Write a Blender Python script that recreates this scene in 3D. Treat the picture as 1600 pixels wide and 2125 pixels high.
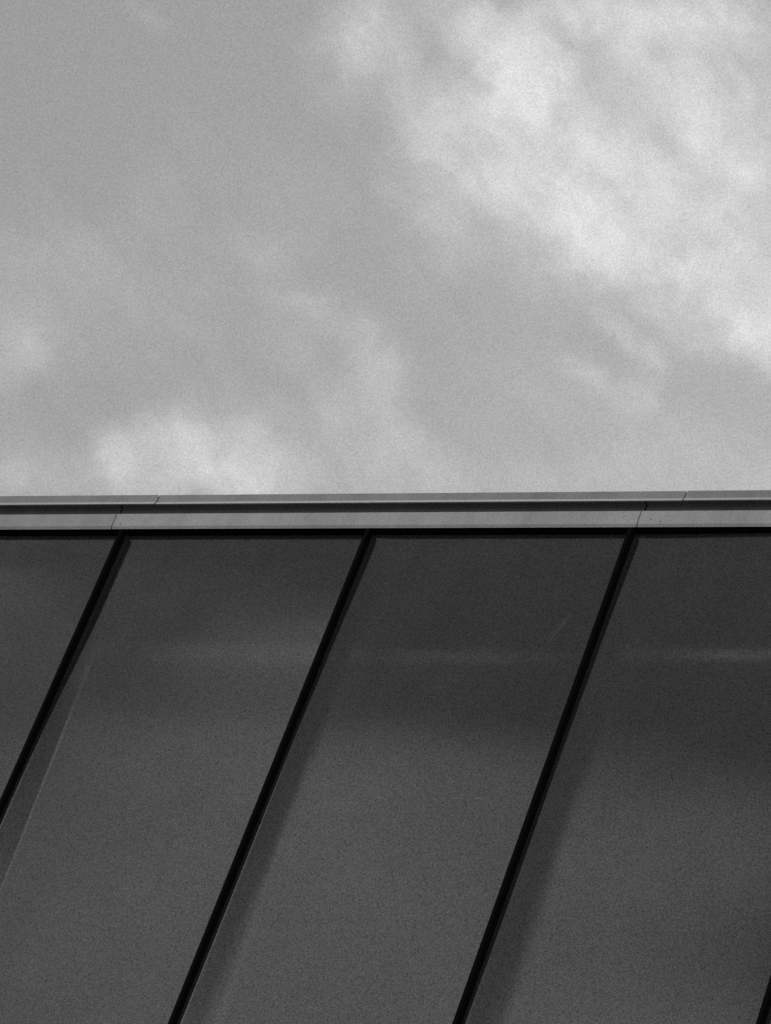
import bpy, bmesh, math, random
from mathutils import Vector, Matrix

# ------------------------------------------------------------------ scene, camera, sky, sun
scene = bpy.context.scene
for o in list(bpy.data.objects):
    bpy.data.objects.remove(o)

GROUND = 0.0
ZT = 5.878          # height of the top edge of the wall panels above the pavement

cam_data = bpy.data.cameras.new("camera")
cam = bpy.data.objects.new("camera", cam_data)
scene.collection.objects.link(cam)
RIGHT = Vector((0.88098, 0.363008, 0.303479))
UP = Vector((0.004966, -0.648454, 0.761237))
FWD = Vector((-0.473127, 0.669128, 0.573078))
rot = Matrix((RIGHT, UP, -FWD)).transposed().to_4x4()
cam.matrix_world = Matrix.Translation((4.082181, -5.056375, ZT - 4.278243)) @ rot
cam_data.sensor_fit = 'VERTICAL'
cam_data.sensor_height = 36.0
cam_data.sensor_width = 24.0
cam_data.lens = 153.0067
cam_data.clip_start = 0.05
cam_data.clip_end = 6000.0
scene.camera = cam

scene.view_settings.view_transform = 'Standard'
scene.view_settings.look = 'None'
scene.view_settings.exposure = 0.32
scene.view_settings.gamma = 1.0
scene.view_settings.use_curve_mapping = False
scene.cycles.use_denoising = False

SUN_EL, SUN_AZ = math.radians(52), math.radians(20)     # behind the wall: its face is in open shade

world = bpy.data.worlds.new("World")
scene.world = world
world.use_nodes = True
nt = world.node_tree
nt.nodes.clear()
N = nt.nodes
L = nt.links


def link(a, b):
    L.new(a, b)


def setin(sock, v):
    if hasattr(v, 'is_linked') or hasattr(v, 'links'):
        L.new(v, sock)
    else:
        sock.default_value = v


def math_(op, a, b=None, c=None, clamp=False):
    n = N.new('ShaderNodeMath')
    n.operation = op
    n.use_clamp = clamp
    setin(n.inputs[0], a)
    if b is not None:
        setin(n.inputs[1], b)
    if c is not None:
        setin(n.inputs[2], c)
    return n.outputs[0]


def vmath(op, a, b=None, scale=None):
    n = N.new('ShaderNodeVectorMath')
    n.operation = op
    setin(n.inputs[0], a)
    if b is not None:
        setin(n.inputs[1], b)
    if scale is not None:
        setin(n.inputs['Scale'], scale)
    return n.outputs['Value'] if op in ('DOT_PRODUCT', 'LENGTH') else n.outputs['Vector']


def noise(vec, scale, detail=8.0, rough=0.55, distortion=0.0):
    n = N.new('ShaderNodeTexNoise')
    setin(n.inputs['Vector'], vec)
    n.inputs['Scale'].default_value = scale
    n.inputs['Detail'].default_value = detail
    n.inputs['Roughness'].default_value = rough
    n.inputs['Distortion'].default_value = distortion
    return n.outputs


def smooth(v, lo, hi, o0=0.0, o1=1.0):
    n = N.new('ShaderNodeMapRange')
    n.interpolation_type = 'SMOOTHSTEP'
    setin(n.inputs['Value'], v)
    n.inputs['From Min'].default_value = lo
    n.inputs['From Max'].default_value = hi
    n.inputs['To Min'].default_value = o0
    n.inputs['To Max'].default_value = o1
    return n.outputs['Result']


tc = N.new('ShaderNodeTexCoord')
d = tc.outputs['Generated']                       # direction in the world

sky = N.new('ShaderNodeTexSky')
sky.sky_type = 'NISHITA'
sky.sun_disc = False
sky.sun_elevation = SUN_EL
sky.sun_rotation = SUN_AZ
sky.altitude = 50
sky.air_density = 1.0
sky.dust_density = 2.0
bw = N.new('ShaderNodeRGBToBW')                   # black and white film
link(sky.outputs['Color'], bw.inputs['Color'])

# cloud masses: (tangent vector + offset) twice, and how dense the middle is
CLOUDS = [
    ((90.17, 78.9, -12.07, -0.0), (89.15, -80.49, 134.91, 0.0), 0.5),
    ((46.43, 65.7, -30.43, 0.0), (86.65, -23.29, 80.32, 0.0), 0.74),
    ((28.05, 64.1, -42.96, 0.0), (100.23, 1.5, 66.73, 0.0), 0.66),
    ((32.86, 60.5, -37.79, 0.0), (90.27, -6.42, 67.5, 0.0), 0.44),
    ((45.57, 60.87, -30.96, 0.0), (85.83, -22.65, 81.37, -0.0), 0.22),
    ((26.36, 35.3, -17.84, -0.0), (50.39, -14.38, 45.61, 0.0), 0.14),
    ((19.02, 26.14, -12.71, -0.0), (34.08, -9.14, 31.85, 0.0), 0.16),
    ((86.34, 90.14, -32.67, -0.0), (120.88, -62.14, 147.67, 0.0), 0.25),
    ((52.12, 37.8, -4.1, -0.0), (61.73, -73.02, 116.26, -0.0), 0.3),
    ((53.71, 43.04, -9.49, 0.0), (86.68, -78.5, 137.67, 0.0), 0.25),
    ((34.04, 52.6, -30.02, 0.0), (86.42, -15.0, 71.07, -0.0), 0.3),
    ((45.01, 61.75, -30.03, -0.0), (81.55, -22.6, 74.72, 0.0), 0.3),
    ((66.56, 71.03, -24.41, -0.0), (93.68, -50.73, 106.34, 0.0), 0.22),
    ((68.27, 45.59, 1.35, -0.0), (59.21, -92.72, 121.91, 0.0), 0.65),
    ((53.42, 100.43, -60.89, 0.0), (122.21, -11.06, 87.19, -0.0), 0.35),
    ((34.95, 100.07, -73.56, 0.0), (197.2, 13.21, 109.18, 0.0), 0.62),
    ((54.52, 98.76, -62.62, 0.0), (81.58, -7.84, 57.91, 0.0), 0.6),
    ((55.14, 97.77, -63.62, 0.0), (73.4, -7.19, 52.13, 0.0), 0.45),
    ((35.14, 62.11, -40.6, 0.0), (91.4, -8.45, 65.72, -0.0), 0.3),
    ((31.63, 111.81, -95.69, 0.0), (62.18, 8.28, 29.87, -0.0), 0.36),
    ((35.48, 120.3, -105.99, 0.0), (89.69, 12.01, 43.39, -0.0), 0.75),
    ((49.13, 34.5, -4.58, 0.0), (61.66, -73.34, 116.09, 0.0), 0.3),
    ((54.91, 57.43, -20.69, 0.0), (63.09, -35.08, 69.71, 0.0), 0.45),
    ((80.16, 39.82, 12.12, 0.0), (37.9, -118.6, 130.86, 0.0), 0.4),
    ((54.44, 98.97, -62.36, 0.0), (82.11, -8.64, 57.05, 0.0), 0.3),
    ((76.91, 137.4, -88.52, -0.0), (92.11, -9.49, 64.58, 0.0), 0.25),
    ((150.18, 159.19, -55.57, 0.0), (140.99, -77.0, 158.66, 0.0), -0.25),
    ((71.46, 96.03, -48.16, 0.0), (189.53, -57.0, 165.58, 0.0), -0.15),
    ((49.13, 76.07, -43.24, 0.0), (248.18, -44.71, 201.13, 0.0), -0.22),
    ((17.46, 124.97, -105.09, 0.0), (145.0, 37.15, 67.54, 0.0), 0.3),
    ((45.96, 88.67, -52.63, 0.0), (89.57, -5.19, 68.52, 0.0), 0.42),
    ((89.63, 34.81, 28.74, -0.0), (10.76, -160.31, 158.64, 0.0), 0.2),
    ((46.5, 87.92, -53.42, 0.0), (102.27, -5.91, 78.44, -0.0), 0.3),
    ((41.33, 78.1, -47.57, 0.0), (89.0, -4.51, 69.31, 0.0), 0.24),
    ((46.98, 87.25, -54.09, 0.0), (143.21, -8.45, 109.76, 0.0), 0.2),
    ((114.2, 46.13, 38.43, 0.0), (2.75, -45.2, 45.95, -0.0), 0.16),
    ((114.72, 45.47, 37.67, 0.0), (11.83, -161.45, 157.4, 0.0), -0.12),
    ((61.6, 43.16, 2.73, -0.0), (64.8, -100.45, 135.42, -0.0), 0.34),
    ((67.54, 25.69, 21.03, 0.0), (12.51, -163.09, 155.64, 0.0), 0.3),
    ((96.58, 57.62, 9.85, 0.0), (102.89, -219.37, 267.96, 0.0), -0.18),
    ((94.59, 87.16, -10.1, -0.0), (74.15, -66.05, 113.13, -0.0), 0.42),
    ((176.47, 46.43, 83.56, 0.0), (-15.11, -115.57, 95.26, -0.0), 0.36),
    ((171.67, 97.31, 36.65, 0.0), (23.37, -72.15, 83.63, -0.0), 0.3),
    ((70.56, 145.49, -80.51, -0.0), (142.13, -6.38, 111.3, -0.0), 0.16),
    ((114.26, 46.06, 38.33, -0.0), (11.08, -160.19, 158.74, 0.0), 0.1),
    ((84.77, 118.52, -37.77, 0.0), (167.41, -58.36, 187.5, 0.0), 0.12),
    ((87.96, 58.19, 12.93, -0.0), (42.4, -96.61, 146.61, -0.0), 0.4),
    ((97.0, 18.06, 69.03, 0.0), (-60.06, -162.43, 127.49, 0.0), 0.3),
    ((84.53, 83.33, -20.29, -0.0), (91.21, -57.31, 145.0, -0.0), 0.4),
    ((133.84, 3.77, 121.25, 0.0), (-83.23, -154.58, 97.26, 0.0), 0.2),
    ((51.53, 23.86, 20.02, 0.0), (2.06, -147.59, 170.87, -0.0), 0.24),
    ((91.65, 65.75, 4.69, 0.0), (54.97, -87.25, 148.31, 0.0), 0.36),
    ((127.33, 74.98, 28.72, 0.0), (47.29, -172.97, 241.83, 0.0), -0.1),
    ((153.37, 150.07, -14.07, -0.0), (72.02, -61.27, 134.26, 0.0), 0.3),
    ((236.24, 118.17, 99.43, 0.0), (2.64, -168.91, 195.07, 0.0), 0.26),
    ((88.04, 70.61, -2.9, 0.0), (142.44, -165.06, 288.06, 0.0), 0.15),
    ((57.41, 57.14, -13.44, -0.0), (104.24, -67.4, 157.71, -0.0), 0.07),
    ((418.03, 57.49, 271.5, -0.0), (-50.32, -137.02, 106.4, 0.0), 0.15),
    ((123.57, 106.69, -17.69, 0.0), (82.51, -71.61, 143.85, 0.0), 0.19),
    ((188.39, 25.45, 121.83, 0.0), (-32.36, -84.41, 67.63, 0.0), 0.14),
    ((130.22, 37.55, 65.51, 0.0), (-24.67, -129.6, 123.39, -0.0), 0.12),
    ((67.34, 46.9, 2.64, 0.0), (56.03, -88.68, 147.06, -0.0), 0.1),
    ((72.17, 67.12, -18.91, 0.0), (116.53, -75.09, 178.22, 0.0), 0.2),
    ((92.16, 65.08, 4.14, -0.0), (69.6, -110.23, 184.35, 0.0), 0.08),
    ((59.2, 34.03, 12.81, 0.0), (43.12, -151.63, 204.3, 0.0), 0.06),
    ((110.46, 101.48, -12.64, -0.0), (139.55, -121.39, 237.54, 0.0), 0.09),
    ((87.68, 78.89, -24.26, -0.0), (202.53, -138.1, 285.53, 0.0), 0.34),
    ((192.57, 191.49, -76.87, 0.0), (208.37, -107.54, 256.29, -0.0), 0.3),
    ((126.72, 102.12, -21.89, 0.0), (150.44, -133.24, 252.3, 0.0), 0.24),
    ((123.78, 208.66, -144.22, -0.0), (159.49, -10.84, 121.35, 0.0), 0.24),
    ((73.42, 35.22, 10.46, 0.0), (46.61, -158.22, 198.45, 0.0), 0.16),
    ((23.61, 18.54, 2.28, 0.0), (19.67, -30.64, 47.96, 0.0), 0.03),
    ((42.13, 20.74, 17.69, -0.0), (2.64, -51.39, 54.93, 0.0), 0.07),
    ((25.7, 11.97, 10.13, 0.0), (2.16, -50.98, 55.33, 0.0), 0.05),
    ((25.43, 12.34, 10.36, 0.0), (1.3, -98.27, 114.01, 0.0), 0.12),
    ((18.04, 6.76, 5.64, 0.0), (1.03, -84.27, 97.69, 0.0), 0.14),
    ((27.29, 17.19, -0.08, 0.0), (36.38, -57.7, 89.96, 0.0), 0.08),
]
w1 = noise(d, 42.0, 6.0, 0.65)
warp = vmath('SUBTRACT', w1['Color'], (0.5, 0.5, 0.5))
warp = vmath('SCALE', warp, scale=0.018)
dw = vmath('ADD', d, warp)
total = None
for (a, b, amp) in CLOUDS:
    u = math_('ADD', vmath('DOT_PRODUCT', dw, a[:3]), a[3])
    v = math_('ADD', vmath('DOT_PRODUCT', dw, b[:3]), b[3])
    q = math_('MULTIPLY_ADD', u, u, math_('MULTIPLY', v, v))
    e = math_('MULTIPLY', math_('EXPONENT', math_('MULTIPLY', q, -0.8)), amp)
    total = e if total is None else math_('ADD', total, e)
tex = noise(d, 60.0, 7.0, 0.58)['Fac']
tex2 = noise(vmath('ADD', d, vmath('SCALE', warp, scale=0.6)), 22.0, 5.0, 0.55)['Fac']
fil = noise(vmath('ADD', d, vmath('SCALE', warp, scale=1.5)), 130.0, 5.0, 0.62)['Fac']
local = math_('MULTIPLY', total, smooth(tex, 0.28, 0.72, 0.35, 0.74))
local = math_('MULTIPLY', local, smooth(fil, 0.25, 0.75, 0.85, 1.15))
# the wind draws the cloud out along one direction
dw2 = vmath('ADD', d, vmath('SCALE', warp, scale=0.9))
cv = N.new('ShaderNodeCombineXYZ')
link(math_('MULTIPLY', vmath('DOT_PRODUCT', dw2, (0.5253, 0.7547, -0.393)), 26.0), cv.inputs[0])
link(math_('MULTIPLY', vmath('DOT_PRODUCT', dw2, (-0.7374, 0.1692, -0.6539)), 95.0), cv.inputs[1])
strk = noise(cv.outputs[0], 1.0, 4.0, 0.60)['Fac']
local = math_('MULTIPLY', local, smooth(strk, 0.30, 0.70, 0.76, 1.22))
# broken cloud over the rest of the sky
big = noise(vmath('ADD', vmath('MULTIPLY', d, (1.0, 1.0, 1.5)), (4.52, 5.84, 6.9)), 5.5, 7.0, 0.56)['Fac']
cover = smooth(big, 0.44, 0.70)
# the sky seen past the building is the gap those masses drift through
frame_dot = vmath('DOT_PRODUCT', d, (-0.4731, 0.6691, 0.5731))
elsewhere = smooth(frame_dot, 0.965, 0.993, 1.0, 0.0)
dens = math_('ADD', local, math_('MULTIPLY', cover, elsewhere))
dens = math_('ADD', dens, math_('MULTIPLY', math_('SUBTRACT', tex2, 0.5), 0.17))
dens = math_('ADD', dens, math_('MULTIPLY', math_('SUBTRACT', strk, 0.47), 0.08))
dens = math_('SUBTRACT', 1.0, math_('EXPONENT', math_('MULTIPLY', math_('MAXIMUM', dens, 0.0), -1.15)))
grain = math_('MULTIPLY_ADD', noise(d, 2600.0, 1.0, 0.5)['Fac'], 0.62, 0.69)

BASE_GAIN = 1.0
base = math_('MULTIPLY', bw.outputs['Val'], BASE_GAIN)
CLOUD_L = 8.2
lum = math_('ADD', math_('MULTIPLY', base, math_('SUBTRACT', 1.0, dens)), math_('MULTIPLY', dens, CLOUD_L))
lum = math_('MULTIPLY', lum, grain)
col = N.new('ShaderNodeCombineColor')
for i in range(3):
    link(lum, col.inputs[i])
bg = N.new('ShaderNodeBackground')
bg.inputs['Strength'].default_value = 0.1
link(col.outputs['Color'], bg.inputs['Color'])
out = N.new('ShaderNodeOutputWorld')
link(bg.outputs['Background'], out.inputs['Surface'])

sun_data = bpy.data.lights.new("sun", 'SUN')
sun_data.energy = 2.5
sun_data.angle = math.radians(0.6)
sun_data.color = (1.0, 0.99, 0.98)
sun = bpy.data.objects.new("sun", sun_data)
scene.collection.objects.link(sun)
sdir = Vector((math.sin(SUN_AZ) * math.cos(SUN_EL), math.cos(SUN_AZ) * math.cos(SUN_EL), math.sin(SUN_EL)))
sun.rotation_euler = (-sdir).to_track_quat('-Z', 'Y').to_euler()
sun.location = (0, 20, 30)


# ------------------------------------------------------------------ materials
class Mat:
    def __init__(self, name):
        self.m = bpy.data.materials.new(name)
        self.m.use_nodes = True
        self.t = self.m.node_tree
        self.b = self.t.nodes['Principled BSDF']
        self.tc = self.t.nodes.new('ShaderNodeTexCoord')

    def node(self, kind, **kw):
        n = self.t.nodes.new(kind)
        for k, v in kw.items():
            setattr(n, k, v)
        return n

    def put(self, sock, v):
        if hasattr(v, 'links'):
            self.t.links.new(v, sock)
        else:
            sock.default_value = v

    def math(self, op, a, b=None, c=None, clamp=False):
        n = self.node('ShaderNodeMath', operation=op, use_clamp=clamp)
        for i, v in enumerate((a, b, c)):
            if v is not None:
                self.put(n.inputs[i], v)
        return n.outputs[0]

    def noise(self, scale, detail=4.0, rough=0.55, vec=None, stretch=None):
        n = self.node('ShaderNodeTexNoise')
        v = vec or self.tc.outputs['Object']
        if stretch:
            mp = self.node('ShaderNodeMapping')
            mp.inputs['Scale'].default_value = stretch
            self.put(mp.inputs['Vector'], v)
            v = mp.outputs['Vector']
        self.put(n.inputs['Vector'], v)
        n.inputs['Scale'].default_value = scale
        n.inputs['Detail'].default_value = detail
        n.inputs['Roughness'].default_value = rough
        return n.outputs['Fac']

    def rng(self, v, lo, hi, o0, o1, kind='SMOOTHSTEP'):
        n = self.node('ShaderNodeMapRange', interpolation_type=kind)
        self.put(n.inputs['Value'], v)
        for nm, x in (('From Min', lo), ('From Max', hi), ('To Min', o0), ('To Max', o1)):
            self.put(n.inputs[nm], x)
        return n.outputs['Result']

    def grey(self, v):
        n = self.node('ShaderNodeCombineColor')
        for i in range(3):
            self.put(n.inputs[i], v)
        return n.outputs['Color']

    def bump(self, h, strength, dist):
        n = self.node('ShaderNodeBump')
        n.inputs['Strength'].default_value = strength
        n.inputs['Distance'].default_value = dist
        self.put(n.inputs['Height'], h)
        self.put(self.b.inputs['Normal'], n.outputs['Normal'])


def painted(name, base, rough, spec, speckle=0.35, peel=0.25, ior=1.5, scratches=None):
    M = Mat(name)
    mp = M.node('ShaderNodeMapping')
    mp.inputs['Rotation'].default_value = (0.5, 0.9, 0.37)
    M.put(mp.inputs['Vector'], M.tc.outputs['Object'])
    fine = M.math('ADD', M.math('MULTIPLY', M.noise(560.0, 1.0, 0.5, vec=mp.outputs['Vector']), 0.55),
                  M.math('MULTIPLY', M.noise(347.0, 1.0, 0.5, vec=mp.outputs['Vector']), 0.45))
    wide = M.noise(6.0, 5.0, 0.6)
    streak = M.noise(3.0, 5.0, 0.6, stretch=(7.0, 7.0, 0.6))
    v = M.math('MULTIPLY', M.rng(fine, 0.3, 0.7, 1.0 - speckle, 1.0 + speckle, 'LINEAR'), base)
    v = M.math('MULTIPLY', v, M.rng(wide, 0.3, 0.7, 0.92, 1.08))
    info = M.node('ShaderNodeObjectInfo')           # sheets differ a little from one another
    v = M.math('MULTIPLY', v, M.rng(info.outputs['Random'], 0.0, 1.0, 0.95, 1.05, 'LINEAR'))
    v = M.math('MULTIPLY', v, M.rng(streak, 0.3, 0.7, 0.92, 1.08))
    r = M.math('ADD', M.rng(wide, 0.3, 0.7, -0.02, 0.02), rough)
    s = M.rng(fine, 0.3, 0.7, spec * (1 - 0.9 * speckle), spec * (1 + 0.9 * speckle), 'LINEAR')
    if scratches:
        sep = M.node('ShaderNodeSeparateXYZ')
        M.put(sep.inputs[0], M.tc.outputs['Object'])
        mask = None
        for (x0, z0, x1, z1, wdt, dash) in scratches:
            dx, dz = x1 - x0, z1 - z0
            ln = math.hypot(dx, dz)
            dx, dz = dx / ln, dz / ln
            px = M.math('SUBTRACT', sep.outputs[0], x0)
            pz = M.math('SUBTRACT', sep.outputs[2], z0)
            al = M.math('ADD', M.math('MULTIPLY', px, dx), M.math('MULTIPLY', pz, dz))
            ac = M.math('ABSOLUTE', M.math('SUBTRACT', M.math('MULTIPLY', px, dz), M.math('MULTIPLY', pz, dx)))
            m1 = M.rng(ac, 0.2 * wdt, wdt, 1.0, 0.0)
            m2 = M.math('MULTIPLY', M.rng(al, -0.004, 0.006, 0.0, 1.0), M.rng(al, ln - 0.006, ln + 0.004, 1.0, 0.0))
            m3 = M.rng(M.noise(dash, 2.0, 0.6), 0.34, 0.54, 0.0, 1.0)
            m = M.math('MULTIPLY', M.math('MULTIPLY', m1, m2), m3)
            mask = m if mask is None else M.math('MAXIMUM', mask, m)
        v = M.math('ADD', v, M.math('MULTIPLY', mask, 0.12))
    M.put(M.b.inputs['Base Color'], M.grey(v))
    M.put(M.b.inputs['Roughness'], r)
    M.b.inputs['IOR'].default_value = ior
    M.put(M.b.inputs['Specular IOR Level'], s)
    M.bump(M.noise(480.0, 2.0, 0.5), peel, 0.0002)
    return M.m


PANEL = painted('dark_grey_coated_metal', 0.034, 0.09, 0.8, speckle=0.7, peel=0.05, ior=1.7)
PANEL_SCUFFED = painted('dark_grey_coated_metal_scuffed', 0.034, 0.09, 0.8, speckle=0.7, peel=0.05, ior=1.7, scratches=[
    (0.409, -0.236, 0.433, -0.172, 0.0012, 260.0),
    (0.4045, -0.234, 0.427, -0.176, 0.0010, 330.0),
    (0.402, -0.228, 0.4195, -0.181, 0.0009, 400.0),
    (0.3373, -0.5592, 0.4025, -0.5583, 0.0016, 45.0)])
TRIM = painted('light_grey_painted_aluminium', 0.62, 0.45, 0.4, speckle=0.22, peel=0.15)
CAP = painted('mid_grey_painted_aluminium', 0.49, 0.45, 0.4, speckle=0.22, peel=0.15)
CHANNEL = painted('dark_grey_painted_aluminium', 0.13, 0.35, 0.4, speckle=0.22, peel=0.15)


def plain(name, base, rough, spec, sc=300.0, var=0.3):
    M = Mat(name)
    n = M.noise(sc, 4.0, 0.6)
    M.put(M.b.inputs['Base Color'], M.grey(M.math('MULTIPLY', M.rng(n, 0.3, 0.7, 1 - var, 1 + var, 'LINEAR'), base)))
    M.put(M.b.inputs['Roughness'], rough)
    M.put(M.b.inputs['Specular IOR Level'], spec)
    return M.m


BLACK = plain('black_rubber', 0.004, 0.65, 0.06)
SEALANT = plain('dark_sealant', 0.03, 0.5, 0.4)
PAVING = plain('grey_paving', 0.16, 0.85, 0.3, 25.0, 0.25)
EDGE = plain('bare_aluminium_edge', 0.88, 0.28, 0.5, 200.0, 0.08)
EDGE.node_tree.nodes['Principled BSDF'].inputs['Metallic'].default_value = 0.9
CONCRETE = plain('concrete', 0.28, 0.9, 0.3, 12.0, 0.2)
MEMBRANE = plain('roof_membrane', 0.20, 0.9, 0.3, 20.0, 0.15)
STEEL = plain('weathered_steel', 0.06, 0.4, 0.4)


# ------------------------------------------------------------------ helpers
def new_obj(name, mesh, mat, parent=None, loc=(0, 0, 0)):
    o = bpy.data.objects.new(name, mesh)
    scene.collection.objects.link(o)
    if mat and not mesh.materials:
        mesh.materials.append(mat)
    if parent:
        o.parent = parent
    o.location = loc
    return o


def mesh_from(name, verts, faces, smooth_faces=False):
    me = bpy.data.meshes.new(name)
    me.from_pydata(verts, [], faces)
    if smooth_faces:
        for p in me.polygons:
            p.use_smooth = True
    me.update()
    return me


def box_mesh(name, x0, x1, y0, y1, z0, z1, bevel=0.0):
    bm = bmesh.new()
    vs = [bm.verts.new((x, y, z)) for x in (x0, x1) for y in (y0, y1) for z in (z0, z1)]
    for f in ((0, 1, 3, 2), (4, 6, 7, 5), (0, 4, 5, 1), (2, 3, 7, 6), (0, 2, 6, 4), (1, 5, 7, 3)):
        bm.faces.new([vs[i] for i in f])
    bmesh.ops.recalc_face_normals(bm, faces=bm.faces)
    if bevel:
        bmesh.ops.bevel(bm, geom=bm.edges[:], offset=bevel, segments=2, affect='EDGES')
    me = bpy.data.meshes.new(name)
    bm.to_mesh(me)
    bm.free()
    return me


def extrude_mesh(name, prof, x0, x1):
    """A closed (y, z) profile drawn out along x."""
    n = len(prof)
    verts = [(x0, y, z) for y, z in prof] + [(x1, y, z) for y, z in prof]
    faces = [(i, (i + 1) % n, n + (i + 1) % n, n + i) for i in range(n)]
    faces += [tuple(range(n)), tuple(range(2 * n - 1, n - 1, -1))]
    me = mesh_from(name, verts, faces)
    bm = bmesh.new()
    bm.from_mesh(me)
    bmesh.ops.recalc_face_normals(bm, faces=bm.faces)
    bm.to_mesh(me)
    bm.free()
    return me


# ------------------------------------------------------------------ ground
ground = new_obj('ground', mesh_from('ground', [(-3000, -3000, 0), (3000, -3000, 0), (3000, 3000, 0), (-3000, 3000, 0)],
                                     [(0, 1, 2, 3)]), PAVING)
ground['kind'] = 'structure'

# ------------------------------------------------------------------ the building
PITCH = 0.5
K0, K1 = -9, 12
XL, XR = K0 * PITCH - 0.0093, K1 * PITCH
RIB_W, RIB_H = 0.0078, 0.0158

building = bpy.data.objects.new('metal_clad_building', None)
scene.collection.objects.link(building)
building.location = (0, 0, 0)
building['label'] = 'building wall of dark grey metal panels with black upright battens under a light grey parapet'
building['category'] = 'building'

new_obj('wall_core', box_mesh('wall_core', XL, XR, 0.024, 8.0, 0.004, ZT + 0.03), CONCRETE, building)
new_obj('roof', box_mesh('roof', XL + 0.002, XR - 0.002, 0.30, 7.998, ZT + 0.0315, ZT + 0.045), MEMBRANE, building)
new_obj('plinth', box_mesh('plinth', XL, XR, -0.006, 0.0115, 0.003, 0.28, 0.003), CONCRETE, building)

SPLIT = -2.8           # panels run 2.8 m down from the parapet, then a second row


SET_BACK = 0.0035
CURL = {-2: 0.11, -1: 0.11, 0: 0.150, 1: 0.115, 2: 0.080, 3: 0.06}


def sstep(x, a, b):
    t = max(0.0, min(1.0, (x - a) / (b - a)))
    return t * t * (3 - 2 * t)


def relief(u, v, seed):
    """How far the oil-canned sheet stands out: u across from its left edge, v down from the top (metres)."""
    w = PITCH - RIB_W
    rnd = random.Random(seed * 7 + 3)
    # the sheet turns up to the seam at its left edge, in a wider curl lower down
    ub = 0.036 + 0.022 * sstep(v, 0.2, 1.1)
    deep = CURL.get(seed, 0.07) * ub * (sstep(v, 0.15, 0.6) if seed <= 0 else 0.25 + 0.75 * sstep(v, 0.0, 0.4))
    t = max(0.0, u - 0.008) / (ub - 0.004)          # a flat flange next to the batten, then the curl
    soft = 0.04 if seed <= 0 else 0.62
    if t < 1 - soft:
        f = t
    elif t < 1 + soft:
        f = t - (t - 1 + soft) ** 2 / (4 * soft)
    else:
        f = 1.0
    h = deep * (1 - f) - SET_BACK
    if seed <= 0:                       # these two sheets sit slightly turned
        h -= 0.011 * u * sstep(v, 0.0, 0.6)
    if seed == 2:
        h += 0.010 * u * (1 - sstep(v, 0.30, 1.0))
    # pressed out by the rails behind it
    r = (v - 0.455 + 0.012 * math.sin(3.1 * seed)) / 0.12
    h += 0.0012 / (1 + r * r) ** 0.5 * sstep(v, 0.0, 0.2)
    k = (v - 0.262 - 0.004 * math.sin(2.3 * seed))
    h += -{2: 0.0012, 1: 0.00060}.get(seed, 0.00024) * sstep(k, -0.026, 0.026) * (1 - sstep(k, 0.026, 0.16)) * (0.4 + 0.6 * sstep(u, 0.05, 0.25))
    # general waviness
    for i in range(5):
        a, b2 = rnd.uniform(-9, 9), rnd.uniform(5, 16)
        h += (0.00032 if seed == 2 else 0.00022) * math.sin(a * u + b2 * v + rnd.uniform(0, 6.28)) * sstep(v, 0.0, 0.08)
    return h


def panel_mesh(name, seed, z_hi, z_lo, nu, vs):
    w = PITCH - RIB_W - 0.0012
    if nu > 8:                          # finer columns in the curl beside the seam
        us = [0.1 * i / 34 for i in range(34)] + [0.1 + (w - 0.1) * i / (nu - 34) for i in range(nu - 33)]
    else:
        us = [w * i / nu for i in range(nu + 1)]
    verts, faces = [], []
    for v in vs:
        for u in us:
            verts.append((u + 0.0006, -relief(u, v, seed), -v))
    c = nu + 1
    for j in range(len(vs) - 1):
        for i in range(nu):
            a = j * c + i
            faces.append((a, a + c, a + c + 1, a + 1))
    front = len(faces)
    # folded edges running back to the wall
    rim = [i for i in range(nu + 1)] + [j * c + nu for j in range(1, len(vs))] + \
          [(len(vs) - 1) * c + i for i in range(nu - 1, -1, -1)] + [j * c for j in range(len(vs) - 2, 0, -1)]
    s = len(verts)                      # their own vertices, so the face keeps its true shading
    m = len(rim)
    for y_back in (None, 0.022):
        for r in rim:
            verts.append((verts[r][0], verts[r][1] if y_back is None else y_back, verts[r][2]))
    for i in range(m):
        j = (i + 1) % m
        faces.append((s + i, s + j, s + m + j, s + m + i))
    me = mesh_from(name, verts, faces)
    for i, p in enumerate(me.polygons):
        p.use_smooth = i < front
    return me


NV = 150
VS = [1.5 * (i / NV) for i in range(NV + 1)] + [1.9, 2.3, -SPLIT - 0.001]
flat_mesh = panel_mesh('wall_panel_plain', 0, 0, SPLIT, 2, [0.0, -SPLIT - 0.001])
LOW = ZT + SPLIT - 0.29
low_mesh = panel_mesh('wall_panel_low', 0, 0, 0, 2, [0.0, LOW])
for k in range(K0, K1):
    if -2 <= k <= 3:
        me = panel_mesh('wall_panel', k, 0, SPLIT, 58, VS)
        mat = PANEL_SCUFFED if k == 1 else PANEL
    else:
        me, mat = flat_mesh, PANEL
    p = new_obj('wall_panel', me, mat, building, (k * PITCH, 0, ZT + 0.0028))
    if k == 1:
        p['label'] = 'dark grey wall panel with a pale scuff mark near its upper edge'
for k in range(K0, K1):
    new_obj('wall_panel', low_mesh, PANEL, building, (k * PITCH, 0, ZT + SPLIT - 0.004))

rib = box_mesh('batten', -RIB_W, 0.0, -RIB_H, 0.022, 0.285 - ZT, 0.0026, 0.0009)
bead = box_mesh('sealant_bead', 0.0001, 0.0011, -0.0008, 0.012, 0.285 - ZT, 0.0022)
for k in range(K0, K1 + 1):
    new_obj('batten', rib, BLACK, building, (k * PITCH, 0, ZT))
    new_obj('sealant_bead', bead, SEALANT, building, (k * PITCH, 0, ZT))

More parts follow.
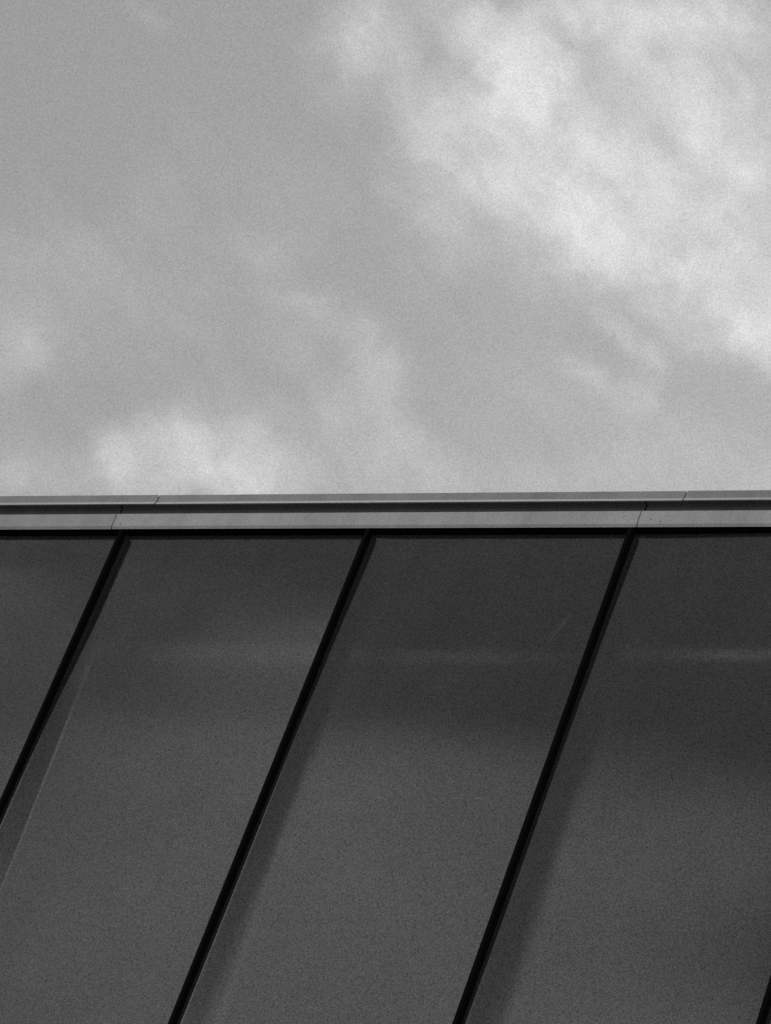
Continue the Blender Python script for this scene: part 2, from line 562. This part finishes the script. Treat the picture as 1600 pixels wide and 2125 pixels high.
# black filler behind the parapet trim
new_obj('closure_strip', box_mesh('closure_strip', XL, XR, -0.0045, 0.0235, ZT + 0.0032, ZT + 0.0325, 0.0006), BLACK, building)
new_obj('cap_backing', box_mesh('cap_backing', XL, XR, -0.0148, 0.0115, ZT + 0.0665, ZT + 0.0800), BLACK, building)  # unseen black backing, added so the gaps between cap pieces look dark

random.seed(4)
TRIM_P = [(-0.0150, 0.0388), (-0.0150, 0.0109), (-0.0148, 0.0104), (-0.0119, 0.0068), (-0.0116, 0.0062), (-0.0108, 0.0068),
          (-0.0133, 0.0108), (-0.0135, 0.0116), (-0.0135, 0.0373), (-0.0050, 0.0373), (-0.0050, 0.0388)]
CHAN_P = [(-0.0168, 0.0602), (-0.0050, 0.0602), (-0.0045, 0.0597), (-0.0045, 0.0330), (0.0110, 0.0330), (0.0110, 0.0660), (-0.0168, 0.0660)]
HEM = [(-0.0172, 0.0578), (-0.0200, 0.0574), (-0.0207, 0.0580), (-0.0208, 0.0584), (-0.0174, 0.0654), (-0.0166, 0.0654)]
CAP_P = [(-0.0165, 0.0664), (-0.0174, 0.0656), (-0.0174, 0.0808), (-0.0164, 0.0815), (0.3000, 0.0700), (0.3000, 0.0400), (0.2980, 0.0400),
         (0.2980, 0.0680), (-0.0155, 0.0780)]
STEP = 1.0334
GAP = 0.0020


def run(name, prof, first, step, mat, gap=GAP):
    x = first
    while x > XL:
        x -= step
    while x < XR:
        a, b = max(x + gap / 2, XL), min(x + step - gap / 2, XR)
        if b - a > 0.05:
            dy, dz = random.uniform(-0.0004, 0.0004), random.uniform(-0.0006, 0.0006)
            piece = new_obj(name, extrude_mesh(name, prof, a, b), mat, building, (0, dy, ZT + dz))
            if name == 'parapet_cap':
                new_obj('folded_edge', extrude_mesh('folded_edge', HEM, a + 0.0004, b - 0.0004), EDGE, piece)
        x += step


run('fascia_trim', TRIM_P, -0.0279, STEP, TRIM)
run('parapet_channel', CHAN_P, -0.0298, 1.0348, CHANNEL, 0.0036)
run('parapet_cap', CAP_P, 0.0462, 1.0311, CAP)


def screw_mesh():
    bm = bmesh.new()
    bmesh.ops.create_cone(bm, cap_ends=True, segments=10, radius1=0.0013, radius2=0.0009, depth=0.0008,
                          matrix=Matrix.Rotation(math.radians(90), 4, 'X'))
    me = bpy.data.meshes.new('rivet')
    bm.to_mesh(me)
    bm.free()
    return me


rv = screw_mesh()
for (x, z) in ((-0.011, 0.0147), (1.0285, 0.0197), (1.0475, 0.0154)):
    new_obj('rivet', rv, STEEL, building, (x, -0.0154, ZT + z))
